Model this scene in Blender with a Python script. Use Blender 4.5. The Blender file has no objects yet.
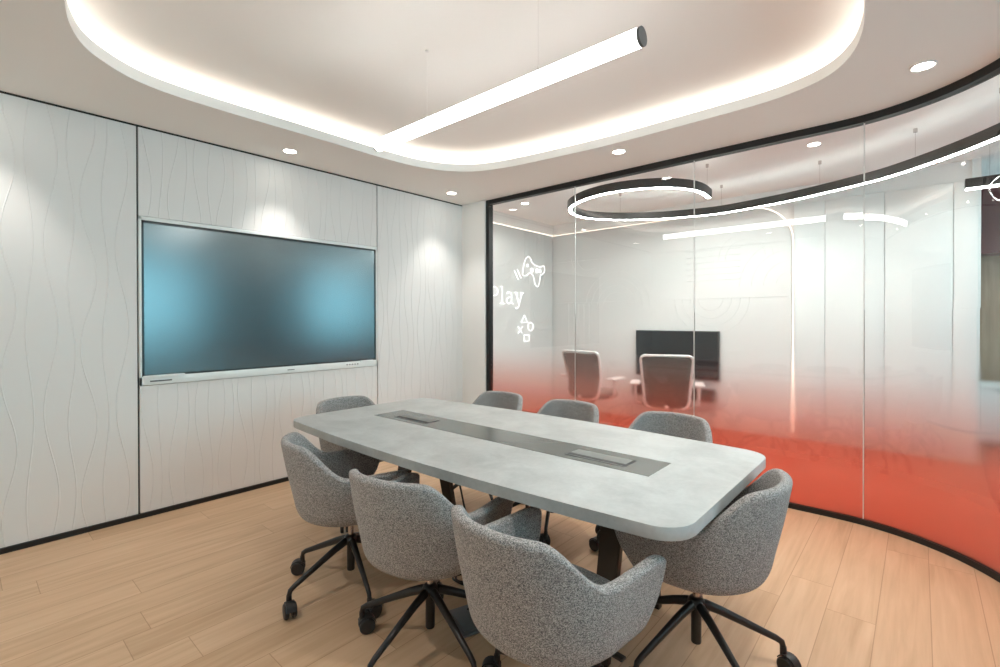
import bpy, bmesh, math, random
from mathutils import Vector, Matrix, Euler
random.seed(7)
PI = math.pi
R_ = math.radians
scene = bpy.context.scene
COL = scene.collection

# ------------------------------------------------------------------ helpers
def link(o, parent=None):
    COL.objects.link(o)
    if parent: o.parent = parent
    return o

def tag(o, label=None, cat=None, group=None, kind=None):
    if label: o['label'] = label
    if cat: o['category'] = cat
    if group: o['group'] = group
    if kind: o['kind'] = kind
    return o

def empty(name, label, cat, loc=(0, 0, 0), rz=0, group=None):
    o = bpy.data.objects.new(name, None)
    o.empty_display_size = .1
    o.location = loc; o.rotation_euler = (0, 0, rz)
    link(o)
    return tag(o, label, cat, group)

def obj(name, bm, mat, parent=None, smooth=None, loc=None, rot=None):
    me = bpy.data.meshes.new(name)
    bmesh.ops.recalc_face_normals(bm, faces=bm.faces[:])
    bm.to_mesh(me); bm.free()
    if mat: me.materials.append(mat)
    o = bpy.data.objects.new(name, me)
    link(o, parent)
    if loc: o.location = loc
    if rot: o.rotation_euler = rot
    if smooth is not None:
        if smooth >= 180:
            for p in me.polygons: p.use_smooth = True
        elif smooth > 0:
            for p in me.polygons: p.use_smooth = True
            bm2 = bmesh.new(); bm2.from_mesh(me)
            for e in bm2.edges:
                if len(e.link_faces) == 2 and e.calc_face_angle(0) > math.radians(smooth): e.smooth = False
            bm2.to_mesh(me); bm2.free()
    return o

def struct(name, bm, mat, parent=None, smooth=None, label=None):
    o = obj(name, bm, mat, parent, smooth)
    if parent is None: tag(o, label, None, None, 'structure')
    return o

def box(bm, x0, x1, y0, y1, z0, z1, bevel=0, seg=2):
    r = bmesh.ops.create_cube(bm, size=1)
    vs = r['verts']
    for v in vs:
        v.co = Vector(((x0 + x1) / 2 + v.co.x * (x1 - x0), (y0 + y1) / 2 + v.co.y * (y1 - y0), (z0 + z1) / 2 + v.co.z * (z1 - z0)))
    if bevel > 0:
        es = list({e for v in vs for e in v.link_edges})
        bmesh.ops.bevel(bm, geom=es, offset=bevel, segments=seg, profile=.5, affect='EDGES')
    return bm

def B(*a, **k): return box(bmesh.new(), *a, **k)

def frame_of(d):
    d = d.normalized()
    a = Vector((0, 0, 1)) if abs(d.z) < .95 else Vector((1, 0, 0))
    u = d.cross(a).normalized()
    return u, d.cross(u).normalized()

def tube(bm, pts, r, seg=12, cap=True, closed=False):
    """round tube along points, r a number or list"""
    P = [Vector(p) for p in pts]; n = len(P)
    R = r if isinstance(r, (list, tuple)) else [r] * n
    rings = []
    u = None
    for i in range(n):
        if closed: t = (P[(i + 1) % n] - P[i - 1])
        elif i == 0: t = P[1] - P[0]
        elif i == n - 1: t = P[-1] - P[-2]
        else: t = (P[i + 1] - P[i]).normalized() + (P[i] - P[i - 1]).normalized()
        t = t.normalized()
        if u is None: u, v = frame_of(t)
        else:
            u = (u - t * u.dot(t)).normalized(); v = t.cross(u)
        rings.append([bm.verts.new(P[i] + (u * math.cos(2 * PI * k / seg) + v * math.sin(2 * PI * k / seg)) * R[i]) for k in range(seg)])
    m = n if closed else n - 1
    for i in range(m):
        a, b = rings[i], rings[(i + 1) % n]
        for k in range(seg):
            bm.faces.new((a[k], a[(k + 1) % seg], b[(k + 1) % seg], b[k]))
    if cap and not closed:
        bm.faces.new(rings[0]); bm.faces.new(rings[-1])
    return bm

def lathe(bm, prof, seg=24, center=(0, 0, 0), axis='z'):
    """prof: list of (r, h)"""
    rings = []
    c = Vector(center)
    def P(r, h, a):
        x, y = r * math.cos(a), r * math.sin(a)
        if axis == 'z': return c + Vector((x, y, h))
        if axis == 'x': return c + Vector((h, x, y))
        return c + Vector((x, h, y))
    for r, h in prof:
        if r < 1e-6: rings.append([bm.verts.new(P(0, h, 0))])
        else: rings.append([bm.verts.new(P(r, h, 2 * PI * k / seg)) for k in range(seg)])
    for a, b in zip(rings, rings[1:]):
        for k in range(seg):
            k2 = (k + 1) % seg
            if len(a) == 1 and len(b) == 1: continue
            if len(a) == 1: bm.faces.new((a[0], b[k2], b[k]))
            elif len(b) == 1: bm.faces.new((a[k], a[k2], b[0]))
            else: bm.faces.new((a[k], a[k2], b[k2], b[k]))
    if len(rings[0]) > 1: bm.faces.new(rings[0])
    if len(rings[-1]) > 1: bm.faces.new(rings[-1])
    return bm

def prism(bm, outline, z0, z1, bevel=0):
    lo = [bm.verts.new((x, y, z0)) for x, y in outline]
    hi = [bm.verts.new((x, y, z1)) for x, y in outline]
    n = len(lo)
    fb = bm.faces.new(lo[::-1]); ft = bm.faces.new(hi)
    for i in range(n): bm.faces.new((lo[i], lo[(i + 1) % n], hi[(i + 1) % n], hi[i]))
    if bevel:
        es = list(ft.edges) + list(fb.edges)
        bmesh.ops.bevel(bm, geom=es, offset=bevel, segments=2, profile=.5, affect='EDGES')
    return bm

def wall_strip(bm, path, w, z0, z1, closed=False):
    """rectangular section swept along a plan path; w=(left offset, right offset)"""
    n = len(path); rings = []
    for i in range(n):
        p = Vector(path[i])
        if closed: t = Vector(path[(i + 1) % n]) - Vector(path[i - 1])
        else: t = Vector(path[min(i + 1, n - 1)]) - Vector(path[max(i - 1, 0)])
        t.normalize(); nn = Vector((-t.y, t.x))
        a = p + nn * w[0]; b = p + nn * w[1]
        rings.append([bm.verts.new((a.x, a.y, z0)), bm.verts.new((b.x, b.y, z0)), bm.verts.new((b.x, b.y, z1)), bm.verts.new((a.x, a.y, z1))])
    m = n if closed else n - 1
    for i in range(m):
        a, b = rings[i], rings[(i + 1) % n]
        for k in range(4): bm.faces.new((a[k], a[(k + 1) % 4], b[(k + 1) % 4], b[k]))
    if not closed: bm.faces.new(rings[0]); bm.faces.new(rings[-1])
    return bm

def catmull(pts, n, closed=True):
    P = [Vector(p) for p in pts]; N = len(P); out = []
    segs = N if closed else N - 1
    def g(i): return P[i % N] if closed else P[max(0, min(N - 1, i))]
    for s in range(segs):
        for k in range(n):
            t = k / n
            p0, p1, p2, p3 = g(s - 1), g(s), g(s + 1), g(s + 2)
            out.append(.5 * ((2 * p1) + (p2 - p0) * t + (2 * p0 - 5 * p1 + 4 * p2 - p3) * t * t + (3 * p1 - p0 - 3 * p2 + p3) * t ** 3))
    if not closed: out.append(P[-1].copy())
    return out

def offset_loop(loop, d):
    n = len(loop); out = []
    for i in range(n):
        t = (loop[(i + 1) % n] - loop[i - 1]).normalized()
        out.append(loop[i] + Vector((t.y, -t.x)) * d)
    return out

# ------------------------------------------------------------------ materials
def new_mat(name):
    m = bpy.data.materials.new(name); m.use_nodes = True
    nt = m.node_tree
    for n in list(nt.nodes): nt.nodes.remove(n)
    out = nt.nodes.new('ShaderNodeOutputMaterial')
    return m, nt, out
def N(nt, t, **k):
    n = nt.nodes.new(t)
    for a, b in k.items():
        if a.startswith('i_'):
            key = a[2:]
            n.inputs[int(key) if key.isdigit() else key].default_value = b
        else: setattr(n, a, b)
    return n
def L(nt, a, b): nt.links.new(a, b)
def M_(nt, op, a, b=None, c=None):
    n = nt.nodes.new('ShaderNodeMath'); n.operation = op
    for i, v in enumerate((a, b, c)):
        if v is None: continue
        if isinstance(v, (int, float)): n.inputs[i].default_value = v
        else: nt.links.new(v, n.inputs[i])
    return n.outputs[0]
def smooth01(nt, v, lo, hi):
    n = nt.nodes.new('ShaderNodeMapRange'); n.interpolation_type = 'SMOOTHSTEP'
    nt.links.new(v, n.inputs['Value']); n.inputs['From Min'].default_value = lo; n.inputs['From Max'].default_value = hi
    return n.outputs['Result']

def plain(name, col, rough=.5, metal=0, spec=.5, bump=0, bscale=200, var=0, vscale=5):
    m, nt, out = new_mat(name)
    p = N(nt, 'ShaderNodeBsdfPrincipled')
    p.inputs['Base Color'].default_value = (*col, 1); p.inputs['Roughness'].default_value = rough
    p.inputs['Metallic'].default_value = metal; p.inputs['Specular IOR Level'].default_value = spec
    tc = N(nt, 'ShaderNodeTexCoord')
    no = N(nt, 'ShaderNodeTexNoise'); no.inputs['Scale'].default_value = vscale; no.inputs['Detail'].default_value = 4
    L(nt, tc.outputs['Object'], no.inputs['Vector'])
    if var:
        mx = N(nt, 'ShaderNodeMixRGB', blend_type='MIX')
        mx.inputs['Color1'].default_value = (*[c * (1 - var) for c in col], 1)
        mx.inputs['Color2'].default_value = (*[min(1, c * (1 + var)) for c in col], 1)
        L(nt, no.outputs['Fac'], mx.inputs['Fac']); L(nt, mx.outputs[0], p.inputs['Base Color'])
    if bump:
        nb = N(nt, 'ShaderNodeTexNoise'); nb.inputs['Scale'].default_value = bscale
        L(nt, tc.outputs['Object'], nb.inputs['Vector'])
        bp = N(nt, 'ShaderNodeBump'); bp.inputs['Strength'].default_value = bump; bp.inputs['Distance'].default_value = .002
        L(nt, nb.outputs['Fac'], bp.inputs['Height']); L(nt, bp.outputs[0], p.inputs['Normal'])
    L(nt, p.outputs[0], out.inputs[0])
    return m

def emit(name, col, s):
    m, nt, out = new_mat(name)
    e = N(nt, 'ShaderNodeEmission'); e.inputs[0].default_value = (*col, 1); e.inputs[1].default_value = s
    L(nt, e.outputs[0], out.inputs[0]); return m

WARM = (1, .86, .70); NEUT = (1, .97, .93); COOL = (.97, 1, .98)
M = {}
M['ceil'] = plain('white_plaster', (.92, .91, .885), .9, spec=.2, bump=.05, bscale=60)
M['wallwhite'] = plain('white_wall_paint', (.87, .87, .855), .8, spec=.25, bump=.04, bscale=80)
M['panel'] = plain('embossed_white_panel', (.79, .78, .768), .55, spec=.3, bump=.12, bscale=420)
M['black'] = plain('black_metal', (.012, .012, .012), .4, spec=.4)
M['bronze'] = plain('dark_bronze_metal', (.045, .037, .03), .38, metal=.5)
M['legblack'] = plain('black_powder_coat', (.014, .014, .015), .35, spec=.5, bump=.05, bscale=500)
M['rubber'] = plain('black_plastic', (.018, .018, .019), .45)
M['chrome'] = plain('chrome_steel', (.55, .5, .48), .2, metal=1)
M['capgrey'] = plain('grey_end_cap', (.13, .13, .135), .45, metal=.3)
M['tvframe'] = plain('silver_white_bezel', (.84, .88, .87), .35)
M['tvblack'] = plain('black_screen_border', (.01, .012, .014), .3)
M['inlay'] = plain('grey_glass_inlay', (.115, .122, .11), .22, spec=.6)
M['boxgrey'] = plain('brushed_grey_metal', (.19, .20, .19), .36, metal=.5)
M['slot'] = plain('black_socket_slot', (.01, .01, .014), .5)
M['cable'] = plain('black_cable', (.012, .012, .012), .5)
M['floorbox'] = plain('grey_floor_box', (.16, .17, .18), .4, metal=.4)
M['cupboard'] = plain('white_cupboard', (.80, .83, .815), .45)
M['feature'] = plain('pale_felt_panel', (.75, .755, .735), .9, spec=.1, bump=.2, bscale=300)
M['burgundy'] = plain('burgundy_panel', (.10, .018, .02), .4)
M['carpet'] = plain('red_carpet', (.47, .19, .145), .95, spec=.05, bump=.6, bscale=300, var=.15, vscale=60)
M['taskwhite'] = plain('white_plastic', (.78, .77, .75), .4)
M['taskmesh'] = plain('taupe_mesh', (.26, .235, .22), .8, bump=.3, bscale=600)
M['darkpanel'] = plain('dark_shelf', (.03, .03, .033), .4)
M['tv2'] = plain('dark_display', (.012, .017, .021), .25)
M['ledtube'] = emit('led_tube_white', NEUT, 7.6)
M['cove'] = emit('cove_led_warm', (1, .91, .81), 1.35)
M['lens'] = emit('downlight_lens', (1, .93, .83), 14)
M['ring'] = emit('ring_led_cool', (.95, 1, .97), 27.5)
M['ring2'] = emit('straight_led_cool', (.95, 1, .97), 9)
M['uplight'] = emit('ring_uplight', (.96, 1, .97), 3.2)
M['halo'] = emit('halo_led_warm', (1, .80, .66), 1.0)
M['neon'] = emit('neon_white', (1, .98, .94), .85)
M['skyglass'] = emit('daylight_pane', (.32, .70, .84), 3.0)

# oak floor: boards run along y
def oak(name, bw, bl, base, dark, light, along='y', rough=.42):
    m, nt, out = new_mat(name)
    g = N(nt, 'ShaderNodeNewGeometry'); s = N(nt, 'ShaderNodeSeparateXYZ'); L(nt, g.outputs['Position'], s.inputs[0])
    a, b = (s.outputs['X'], s.outputs['Y']) if along == 'y' else (s.outputs['X'], s.outputs['Z'])
    row = M_(nt, 'FLOOR', M_(nt, 'DIVIDE', a, bw))
    w1 = N(nt, 'ShaderNodeTexWhiteNoise', noise_dimensions='1D'); L(nt, row, w1.inputs['W'])
    bo = M_(nt, 'ADD', M_(nt, 'DIVIDE', b, bl), w1.outputs['Value'])
    idx = M_(nt, 'FLOOR', bo)
    cb = N(nt, 'ShaderNodeCombineXYZ'); L(nt, row, cb.inputs[0]); L(nt, idx, cb.inputs[1])
    w2 = N(nt, 'ShaderNodeTexWhiteNoise', noise_dimensions='2D'); L(nt, cb.outputs[0], w2.inputs['Vector'])
    # grain
    gv = N(nt, 'ShaderNodeCombineXYZ')
    L(nt, M_(nt, 'MULTIPLY', a, 26), gv.inputs[0]); L(nt, M_(nt, 'MULTIPLY', b, 1.5), gv.inputs[1]); L(nt, M_(nt, 'MULTIPLY', w2.outputs['Value'], 40), gv.inputs[2])
    n1 = N(nt, 'ShaderNodeTexNoise'); n1.inputs['Scale'].default_value = 1; n1.inputs['Detail'].default_value = 6; n1.inputs['Distortion'].default_value = .8
    L(nt, gv.outputs[0], n1.inputs['Vector'])
    gv2 = N(nt, 'ShaderNodeCombineXYZ')
    L(nt, M_(nt, 'MULTIPLY', a, 7), gv2.inputs[0]); L(nt, M_(nt, 'MULTIPLY', b, .9), gv2.inputs[1]); L(nt, M_(nt, 'MULTIPLY', w2.outputs['Value'], 17), gv2.inputs[2])
    n2 = N(nt, 'ShaderNodeTexNoise'); n2.inputs['Scale'].default_value = 1; n2.inputs['Detail'].default_value = 3; n2.inputs['Distortion'].default_value = 1.5
    L(nt, gv2.outputs[0], n2.inputs['Vector'])
    f = M_(nt, 'ADD', M_(nt, 'MULTIPLY', n1.outputs['Fac'], .55), M_(nt, 'ADD', M_(nt, 'MULTIPLY', n2.outputs['Fac'], .55), M_(nt, 'MULTIPLY', w2.outputs['Value'], .13)))
    cr = N(nt, 'ShaderNodeValToRGB'); L(nt, f, cr.inputs[0])
    cr.color_ramp.elements[0].position = .38; cr.color_ramp.elements[0].color = (*dark, 1)
    cr.color_ramp.elements[1].position = .92; cr.color_ramp.elements[1].color = (*light, 1)
    e = cr.color_ramp.elements.new(.64); e.color = (*base, 1)
    # seams
    fa = M_(nt, 'FRACT', M_(nt, 'DIVIDE', a, bw)); fb = M_(nt, 'FRACT', bo)
    da = M_(nt, 'MULTIPLY', M_(nt, 'MINIMUM', fa, M_(nt, 'SUBTRACT', 1, fa)), bw)
    db = M_(nt, 'MULTIPLY', M_(nt, 'MINIMUM', fb, M_(nt, 'SUBTRACT', 1, fb)), bl)
    seam = M_(nt, 'LESS_THAN', M_(nt, 'MINIMUM', da, db), .0016)
    mx = N(nt, 'ShaderNodeMixRGB', blend_type='MULTIPLY'); L(nt, M_(nt, 'MULTIPLY', seam, .55), mx.inputs['Fac']); L(nt, cr.outputs[0], mx.inputs['Color1'])
    mx.inputs['Color2'].default_value = (.45, .36, .28, 1)
    p = N(nt, 'ShaderNodeBsdfPrincipled'); p.inputs['Roughness'].default_value = rough; p.inputs['Specular IOR Level'].default_value = .35
    L(nt, mx.outputs[0], p.inputs['Base Color'])
    bp = N(nt, 'ShaderNodeBump'); bp.inputs['Strength'].default_value = .08; bp.inputs['Distance'].default_value = .001
    L(nt, n1.outputs['Fac'], bp.inputs['Height']); L(nt, bp.outputs[0], p.inputs['Normal'])
    L(nt, p.outputs[0], out.inputs[0]); return m
M['oak'] = oak('light_oak_planks', .185, 1.35, (.575, .385, .24), (.45, .29, .168), (.67, .475, .315))
M['wood'] = oak('brown_wood_cladding', .30, 3.0, (.36, .24, .16), (.26, .17, .11), (.46, .32, .22), along='z')

# concrete look worktop
def concrete():
    m, nt, out = new_mat('pale_concrete_top')
    tc = N(nt, 'ShaderNodeTexCoord')
    n1 = N(nt, 'ShaderNodeTexNoise'); n1.inputs['Scale'].default_value = 4.5; n1.inputs['Detail'].default_value = 8; n1.inputs['Roughness'].default_value = .65; n1.inputs['Distortion'].default_value = .4
    L(nt, tc.outputs['Object'], n1.inputs['Vector'])
    n2 = N(nt, 'ShaderNodeTexNoise'); n2.inputs['Scale'].default_value = 60; n2.inputs['Detail'].default_value = 4
    L(nt, tc.outputs['Object'], n2.inputs['Vector'])
    f = M_(nt, 'ADD', M_(nt, 'MULTIPLY', n1.outputs['Fac'], .85), M_(nt, 'MULTIPLY', n2.outputs['Fac'], .15))
    cr = N(nt, 'ShaderNodeValToRGB'); L(nt, f, cr.inputs[0])
    cr.color_ramp.elements[0].position = .33; cr.color_ramp.elements[0].color = (.375, .393, .388, 1)
    cr.color_ramp.elements[1].position = .62; cr.color_ramp.elements[1].color = (.525, .543, .535, 1)
    p = N(nt, 'ShaderNodeBsdfPrincipled'); p.inputs['Roughness'].default_value = .42; p.inputs['Specular IOR Level'].default_value = .4
    L(nt, cr.outputs[0], p.inputs['Base Color'])
    L(nt, p.outputs[0], out.inputs[0]); return m
M['concrete'] = concrete()

def fabric():
    m, nt, out = new_mat('grey_tweed_fabric')
    tc = N(nt, 'ShaderNodeTexCoord')
    mp = N(nt, 'ShaderNodeMapping'); mp.inputs['Scale'].default_value = (1, 1, 1.35); L(nt, tc.outputs['Object'], mp.inputs[0])
    n1 = N(nt, 'ShaderNodeTexNoise'); n1.inputs['Scale'].default_value = 300; n1.inputs['Detail'].default_value = 2
    L(nt, mp.outputs[0], n1.inputs['Vector'])
    vo = N(nt, 'ShaderNodeTexVoronoi'); vo.inputs['Scale'].default_value = 380; L(nt, mp.outputs[0], vo.inputs['Vector'])
    sp = N(nt, 'ShaderNodeSeparateColor'); L(nt, vo.outputs['Color'], sp.inputs[0])
    f = M_(nt, 'ADD', M_(nt, 'MULTIPLY', n1.outputs['Fac'], .7), M_(nt, 'MULTIPLY', sp.outputs[0], .42))
    cr = N(nt, 'ShaderNodeValToRGB'); L(nt, f, cr.inputs[0])
    E = cr.color_ramp.elements
    E[0].position = .30; E[0].color = (.085, .088, .096, 1)
    E[1].position = .80; E[1].color = (.56, .54, .52, 1)
    e = E.new(.52); e.color = (.262, .247, .238, 1)
    p = N(nt, 'ShaderNodeBsdfPrincipled'); p.inputs['Roughness'].default_value = .95; p.inputs['Specular IOR Level'].default_value = .1
    p.inputs['Sheen Weight'].default_value = .15
    L(nt, cr.outputs[0], p.inputs['Base Color'])
    bp = N(nt, 'ShaderNodeBump'); bp.inputs['Strength'].default_value = .5; bp.inputs['Distance'].default_value = .0015
    L(nt, f, bp.inputs['Height']); L(nt, bp.outputs[0], p.inputs['Normal'])
    L(nt, p.outputs[0], out.inputs[0]); return m
M['fabric'] = fabric()

def screen():
    m, nt, out = new_mat('matte_display_glass')
    d = N(nt, 'ShaderNodeBsdfDiffuse'); d.inputs[0].default_value = (.012, .016, .018, 1)
    g = N(nt, 'ShaderNodeBsdfGlossy'); g.inputs['Roughness'].default_value = .24; g.inputs[0].default_value = (.85, .97, 1, 1)
    fr = N(nt, 'ShaderNodeFresnel'); fr.inputs[0].default_value = 1.5
    mx = N(nt, 'ShaderNodeMixShader'); L(nt, M_(nt, 'ADD', M_(nt, 'MULTIPLY', fr.outputs[0], .6), .17), mx.inputs[0])
    L(nt, d.outputs[0], mx.inputs[1]); L(nt, g.outputs[0], mx.inputs[2]); L(nt, mx.outputs[0], out.inputs[0]); return m
M['screen'] = screen()

# glass with a frosted red gradient film towards the floor
def film_glass():
    m, nt, out = new_mat('gradient_film_glass')
    g = N(nt, 'ShaderNodeNewGeometry'); s = N(nt, 'ShaderNodeSeparateXYZ'); L(nt, g.outputs['Position'], s.inputs[0])
    z = s.outputs['Z']
    inv = lambda v: M_(nt, 'SUBTRACT', 1, v)
    frost = M_(nt, 'POWER', inv(smooth01(nt, z, .66, 1.44)), .8)
    red = M_(nt, 'POWER', inv(smooth01(nt, z, .0, 1.12)), 1.08)
    tint = N(nt, 'ShaderNodeMixRGB'); tint.inputs['Color1'].default_value = (.975, .985, .98, 1); tint.inputs['Color2'].default_value = (.99, .48, .38, 1)
    L(nt, red, tint.inputs['Fac'])
    tr = N(nt, 'ShaderNodeBsdfTransparent'); L(nt, tint.outputs[0], tr.inputs[0])
    rf = N(nt, 'ShaderNodeBsdfRefraction'); rf.inputs['IOR'].default_value = 1.10; L(nt, tint.outputs[0], rf.inputs[0])
    L(nt, M_(nt, 'MULTIPLY', frost, .268), rf.inputs['Roughness'])
    m1 = N(nt, 'ShaderNodeMixShader'); L(nt, M_(nt, 'LESS_THAN', z, 1.42), m1.inputs[0]); L(nt, tr.outputs[0], m1.inputs[1]); L(nt, rf.outputs[0], m1.inputs[2])
    df = N(nt, 'ShaderNodeBsdfDiffuse'); df.inputs[0].default_value = (.90, .29, .205, 1)
    tl = N(nt, 'ShaderNodeBsdfTranslucent'); tl.inputs[0].default_value = (.90, .29, .205, 1)
    dm = N(nt, 'ShaderNodeMixShader'); dm.inputs[0].default_value = .5; L(nt, df.outputs[0], dm.inputs[1]); L(nt, tl.outputs[0], dm.inputs[2])
    m2 = N(nt, 'ShaderNodeMixShader'); L(nt, M_(nt, 'MULTIPLY', red, .50), m2.inputs[0]); L(nt, m1.outputs[0], m2.inputs[1]); L(nt, dm.outputs[0], m2.inputs[2])
    gl = N(nt, 'ShaderNodeBsdfGlossy'); gl.inputs['Roughness'].default_value = 0; gl.inputs[0].default_value = (1, 1, 1, 1)
    fr = N(nt, 'ShaderNodeFresnel'); fr.inputs[0].default_value = 1.5
    front = inv(g.outputs['Backfacing'])
    m3 = N(nt, 'ShaderNodeMixShader'); L(nt, M_(nt, 'MULTIPLY', M_(nt, 'MULTIPLY', fr.outputs[0], 1.5), front), m3.inputs[0]); L(nt, m2.outputs[0], m3.inputs[1]); L(nt, gl.outputs[0], m3.inputs[2])
    L(nt, m3.outputs[0], out.inputs[0]); return m
M['glass'] = film_glass()
M['seal'] = plain('clear_silicone_joint', (.75, .76, .74), .4)

# ------------------------------------------------------------------ plan constants
H = 2.70            # lower ceiling
HU = 2.87           # raised ceiling
GY = 3.985          # glass line
RC = .90; CX, CY = 3.60, GY - RC
def glass_path(x0, n=18, yend=-1.25, off=0):
    r = RC - off
    pts = [(x0, GY - off), (CX, GY - off)]
    for k in range(1, n + 1):
        a = PI / 2 * (1 - k / n)
        pts.append((CX + r * math.cos(a), CY + r * math.sin(a)))
    pts.append((CX + r, yend))
    return pts

# ------------------------------------------------------------------ setting: floors
fl = [(-.0, -1.25), (CX + RC, -1.25)] + glass_path(.0)[::-1][1:]
struct('floor', prism(bmesh.new(), fl, -.05, 0), M['oak'], label='light oak plank floor of the meeting room')
struct('floor_carpet', B(-.60, 7.6, -1.25, 8.2, -.10, -.051), M['carpet'], label='red carpet of the room behind the glass')
# raise the carpet outside the glass line to floor level
cp = [(x, y) for x, y in glass_path(-.45)]
cp = cp + [(7.6, -1.25), (7.6, 8.2), (-.45, 8.2)]
struct('floor_carpet', prism(bmesh.new(), cp, -.05, -.001), M['carpet'], label='red carpet in front of the white cupboards')

# ceilings ------------------------------------------------------------
cove_pts = [(1.55, .300), (1.348, .314), (1.155, .349), (.962, .425), (.83, .54), (.735, .68), (.688, .86), (.675, 1.16), (.683, 1.633), (.684, 2.131), (.692, 2.416),
            (.728, 2.69), (.842, 2.945), (1.05, 3.13), (1.44, 3.235), (2.16, 3.314), (2.778, 3.323), (3.27, 3.312), (3.50, 3.262), (3.66, 3.165), (3.762, 3.01),
            (3.82, 2.82), (3.848, 2.58), (3.852, 2.2), (3.852, 1.6), (3.852, 1.16), (3.84, .86), (3.79, .68), (3.69, .53), (3.56, .425), (3.37, .349), (3.18, .314), (2.95, .300), (2.2, .298)]
cove = [Vector((p.x, p.y)) for p in catmull([(x, y, 0) for x, y in cove_pts], 5)]
def slab_with_hole(outer, hole, z0, z1):
    bm = bmesh.new()
    for z in (z0, z1):
        a = [bm.verts.new((x, y, z)) for x, y in outer]; b = [bm.verts.new((p.x, p.y, z)) for p in hole]
        es = [bm.edges.new((l[i], l[(i + 1) % len(l)])) for l in (a, b) for i in range(len(l))]
        bmesh.ops.triangle_fill(bm, use_beauty=True, use_dissolve=False, edges=es)
        if z == z0: a0, b0 = a, b
    for lo, hi in ((a0, a), (b0, b)):
        for i in range(len(lo)): bm.faces.new((lo[i], lo[(i + 1) % len(lo)], hi[(i + 1) % len(lo)], hi[i]))
    return bm
outer = [(-.05, -1.25), (CX + RC, -1.25)] + glass_path(-.05)[::-1][1:]
# cut away faces that filled the hole, if any
def clean_hole(bm, hole):
    c = sum((p.x for p in hole)) / len(hole), sum((p.y for p in hole)) / len(hole)
    def inside(x, y):
        r = False; n = len(hole)
        for i in range(n):
            a, b = hole[i], hole[i - 1]
            if (a.y > y) != (b.y > y) and x < (b.x - a.x) * (y - a.y) / (b.y - a.y) + a.x: r = not r
        return r
    dead = []
    for f in bm.faces:
        if abs(f.normal.z) > .9 or True:
            m = f.calc_center_median()
            zs = [v.co.z for v in f.verts]
            if max(zs) - min(zs) < 1e-5 and inside(m.x, m.y): dead.append(f)
    bmesh.ops.delete(bm, geom=dead, context='FACES_ONLY')
    return bm
struct('ceiling', clean_hole(slab_with_hole(outer, cove, H, 2.765), cove), M['ceil'], smooth=40, label='white lower ceiling with a rounded cove opening')
pocket = offset_loop(cove, -.0)  # orientation helper
area = sum(cove[i].x * cove[(i + 1) % len(cove)].y - cove[(i + 1) % len(cove)].x * cove[i].y for i in range(len(cove)))
sgn = 1 if area > 0 else -1
pk = offset_loop(cove, .13 * sgn)
bm = bmesh.new(); wall_strip(bm, pk, (0, -.03 * sgn), 2.765, HU, closed=True)
struct('ceiling_cove', bm, M['ceil'], smooth=40, label='side of the ceiling cove')
struct('ceiling_raised', B(-.60, 7.6, -1.35, 8.2, HU, HU + .08), M['ceil'], label='white raised ceiling above the cove')
# LED ribbon lying in the cove
rb = offset_loop(cove, .045 * sgn)
bm = bmesh.new(); wall_strip(bm, rb, (0, -.012 * sgn), 2.766, 2.825, closed=True)
o = obj('cove_light_strip', bm, M['cove'], smooth=40); tag(o, 'bright warm white light strip running round the rounded ceiling cove', 'light strip')

# walls ------------------------------------------------------------
struct('wall_left', B(-.05, -.03, -1.25, 3.93, 0, H), M['black'], label='black wall behind the embossed white panels')
struct('wall_far', B(-.05, .36, 3.93, 4.03, 0, HU), M['wallwhite'], label='narrow white wall between the panels and the black glass frame')
struct('wall_back', B(-.05, 7.6, -1.35, -1.25, 0, HU), M['wallwhite'], label='white wall behind the camera')
struct('baseboard_left', B(-.03, .012, -1.25, 3.93, 0, .032), M['black'], label='black baseboard under the embossed panels')
struct('trim_1', B(-.03, .0, -1.25, 3.93, 2.688, H), M['black'], label='black shadow gap along the ceiling above the panels')

# embossed wavy panels: real ridges in the mesh
def wavy_panel(y0, y1, z0, z1, sp, seed, th=.028):
    bm = bmesh.new()
    rnd = random.Random(seed)
    ys = []; k = 0
    lines = []
    y = y0 + sp * .55
    while y < y1 - sp * .35:
        big = (k % 2 == 0)
        lines.append((y, (.034 if big else .016) * rnd.uniform(.8, 1.15) * sp / .085, rnd.uniform(.85, 1.1), rnd.uniform(-.5, .5) + (0 if k % 4 < 2 else PI)))
        y += sp * rnd.uniform(.9, 1.1); k += 1
    nz = max(6, int((z1 - z0) / .035))
    rows = []
    for j in range(nz + 1):
        z = z0 + (z1 - z0) * j / nz
        r = [(y0, 0)]
        for (yc, amp, lam, ph) in lines:
            yy = yc + amp * math.sin(2 * PI * z / lam + ph)
            r += [(yy - .0038, 0), (yy - .0012, .0022), (yy + .0012, .0022), (yy + .0038, 0)]
        r.append((y1, 0))
        rows.append([bm.verts.new((x, yy, z)) for yy, x in r])
    for a, b in zip(rows, rows[1:]):
        for i in range(len(a) - 1): bm.faces.new((a[i], a[i + 1], b[i + 1], b[i]))
    # sides and back
    c = [bm.verts.new((-th, yy, zz)) for yy, zz in ((y0, z0), (y1, z0), (y1, z1), (y0, z1))]
    bm.faces.new(c)
    bm.faces.new(rows[0] + [c[1], c[0]]); bm.faces.new(rows[-1] + [c[2], c[3]])
    bm.faces.new([r[0] for r in rows] + [c[3], c[0]]); bm.faces.new([r[-1] for r in rows] + [c[2], c[1]])
    return bm
def wp(y0, y1, z0, z1, sp, seed, label):
    struct('wall_panel', wavy_panel(y0, y1, z0, z1, sp, seed), M['panel'], label=label)
wp(-.37, .829, .034, 2.687, .088, 3, 'tall white embossed wall panel left of the big screen')
wp(-1.25, -.38, .034, 2.687, .088, 4, 'white embossed wall panel beside the camera')
wp(.841, 2.754, 2.082, 2.687, .078, 5, 'white embossed wall panel above the big screen')
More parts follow.
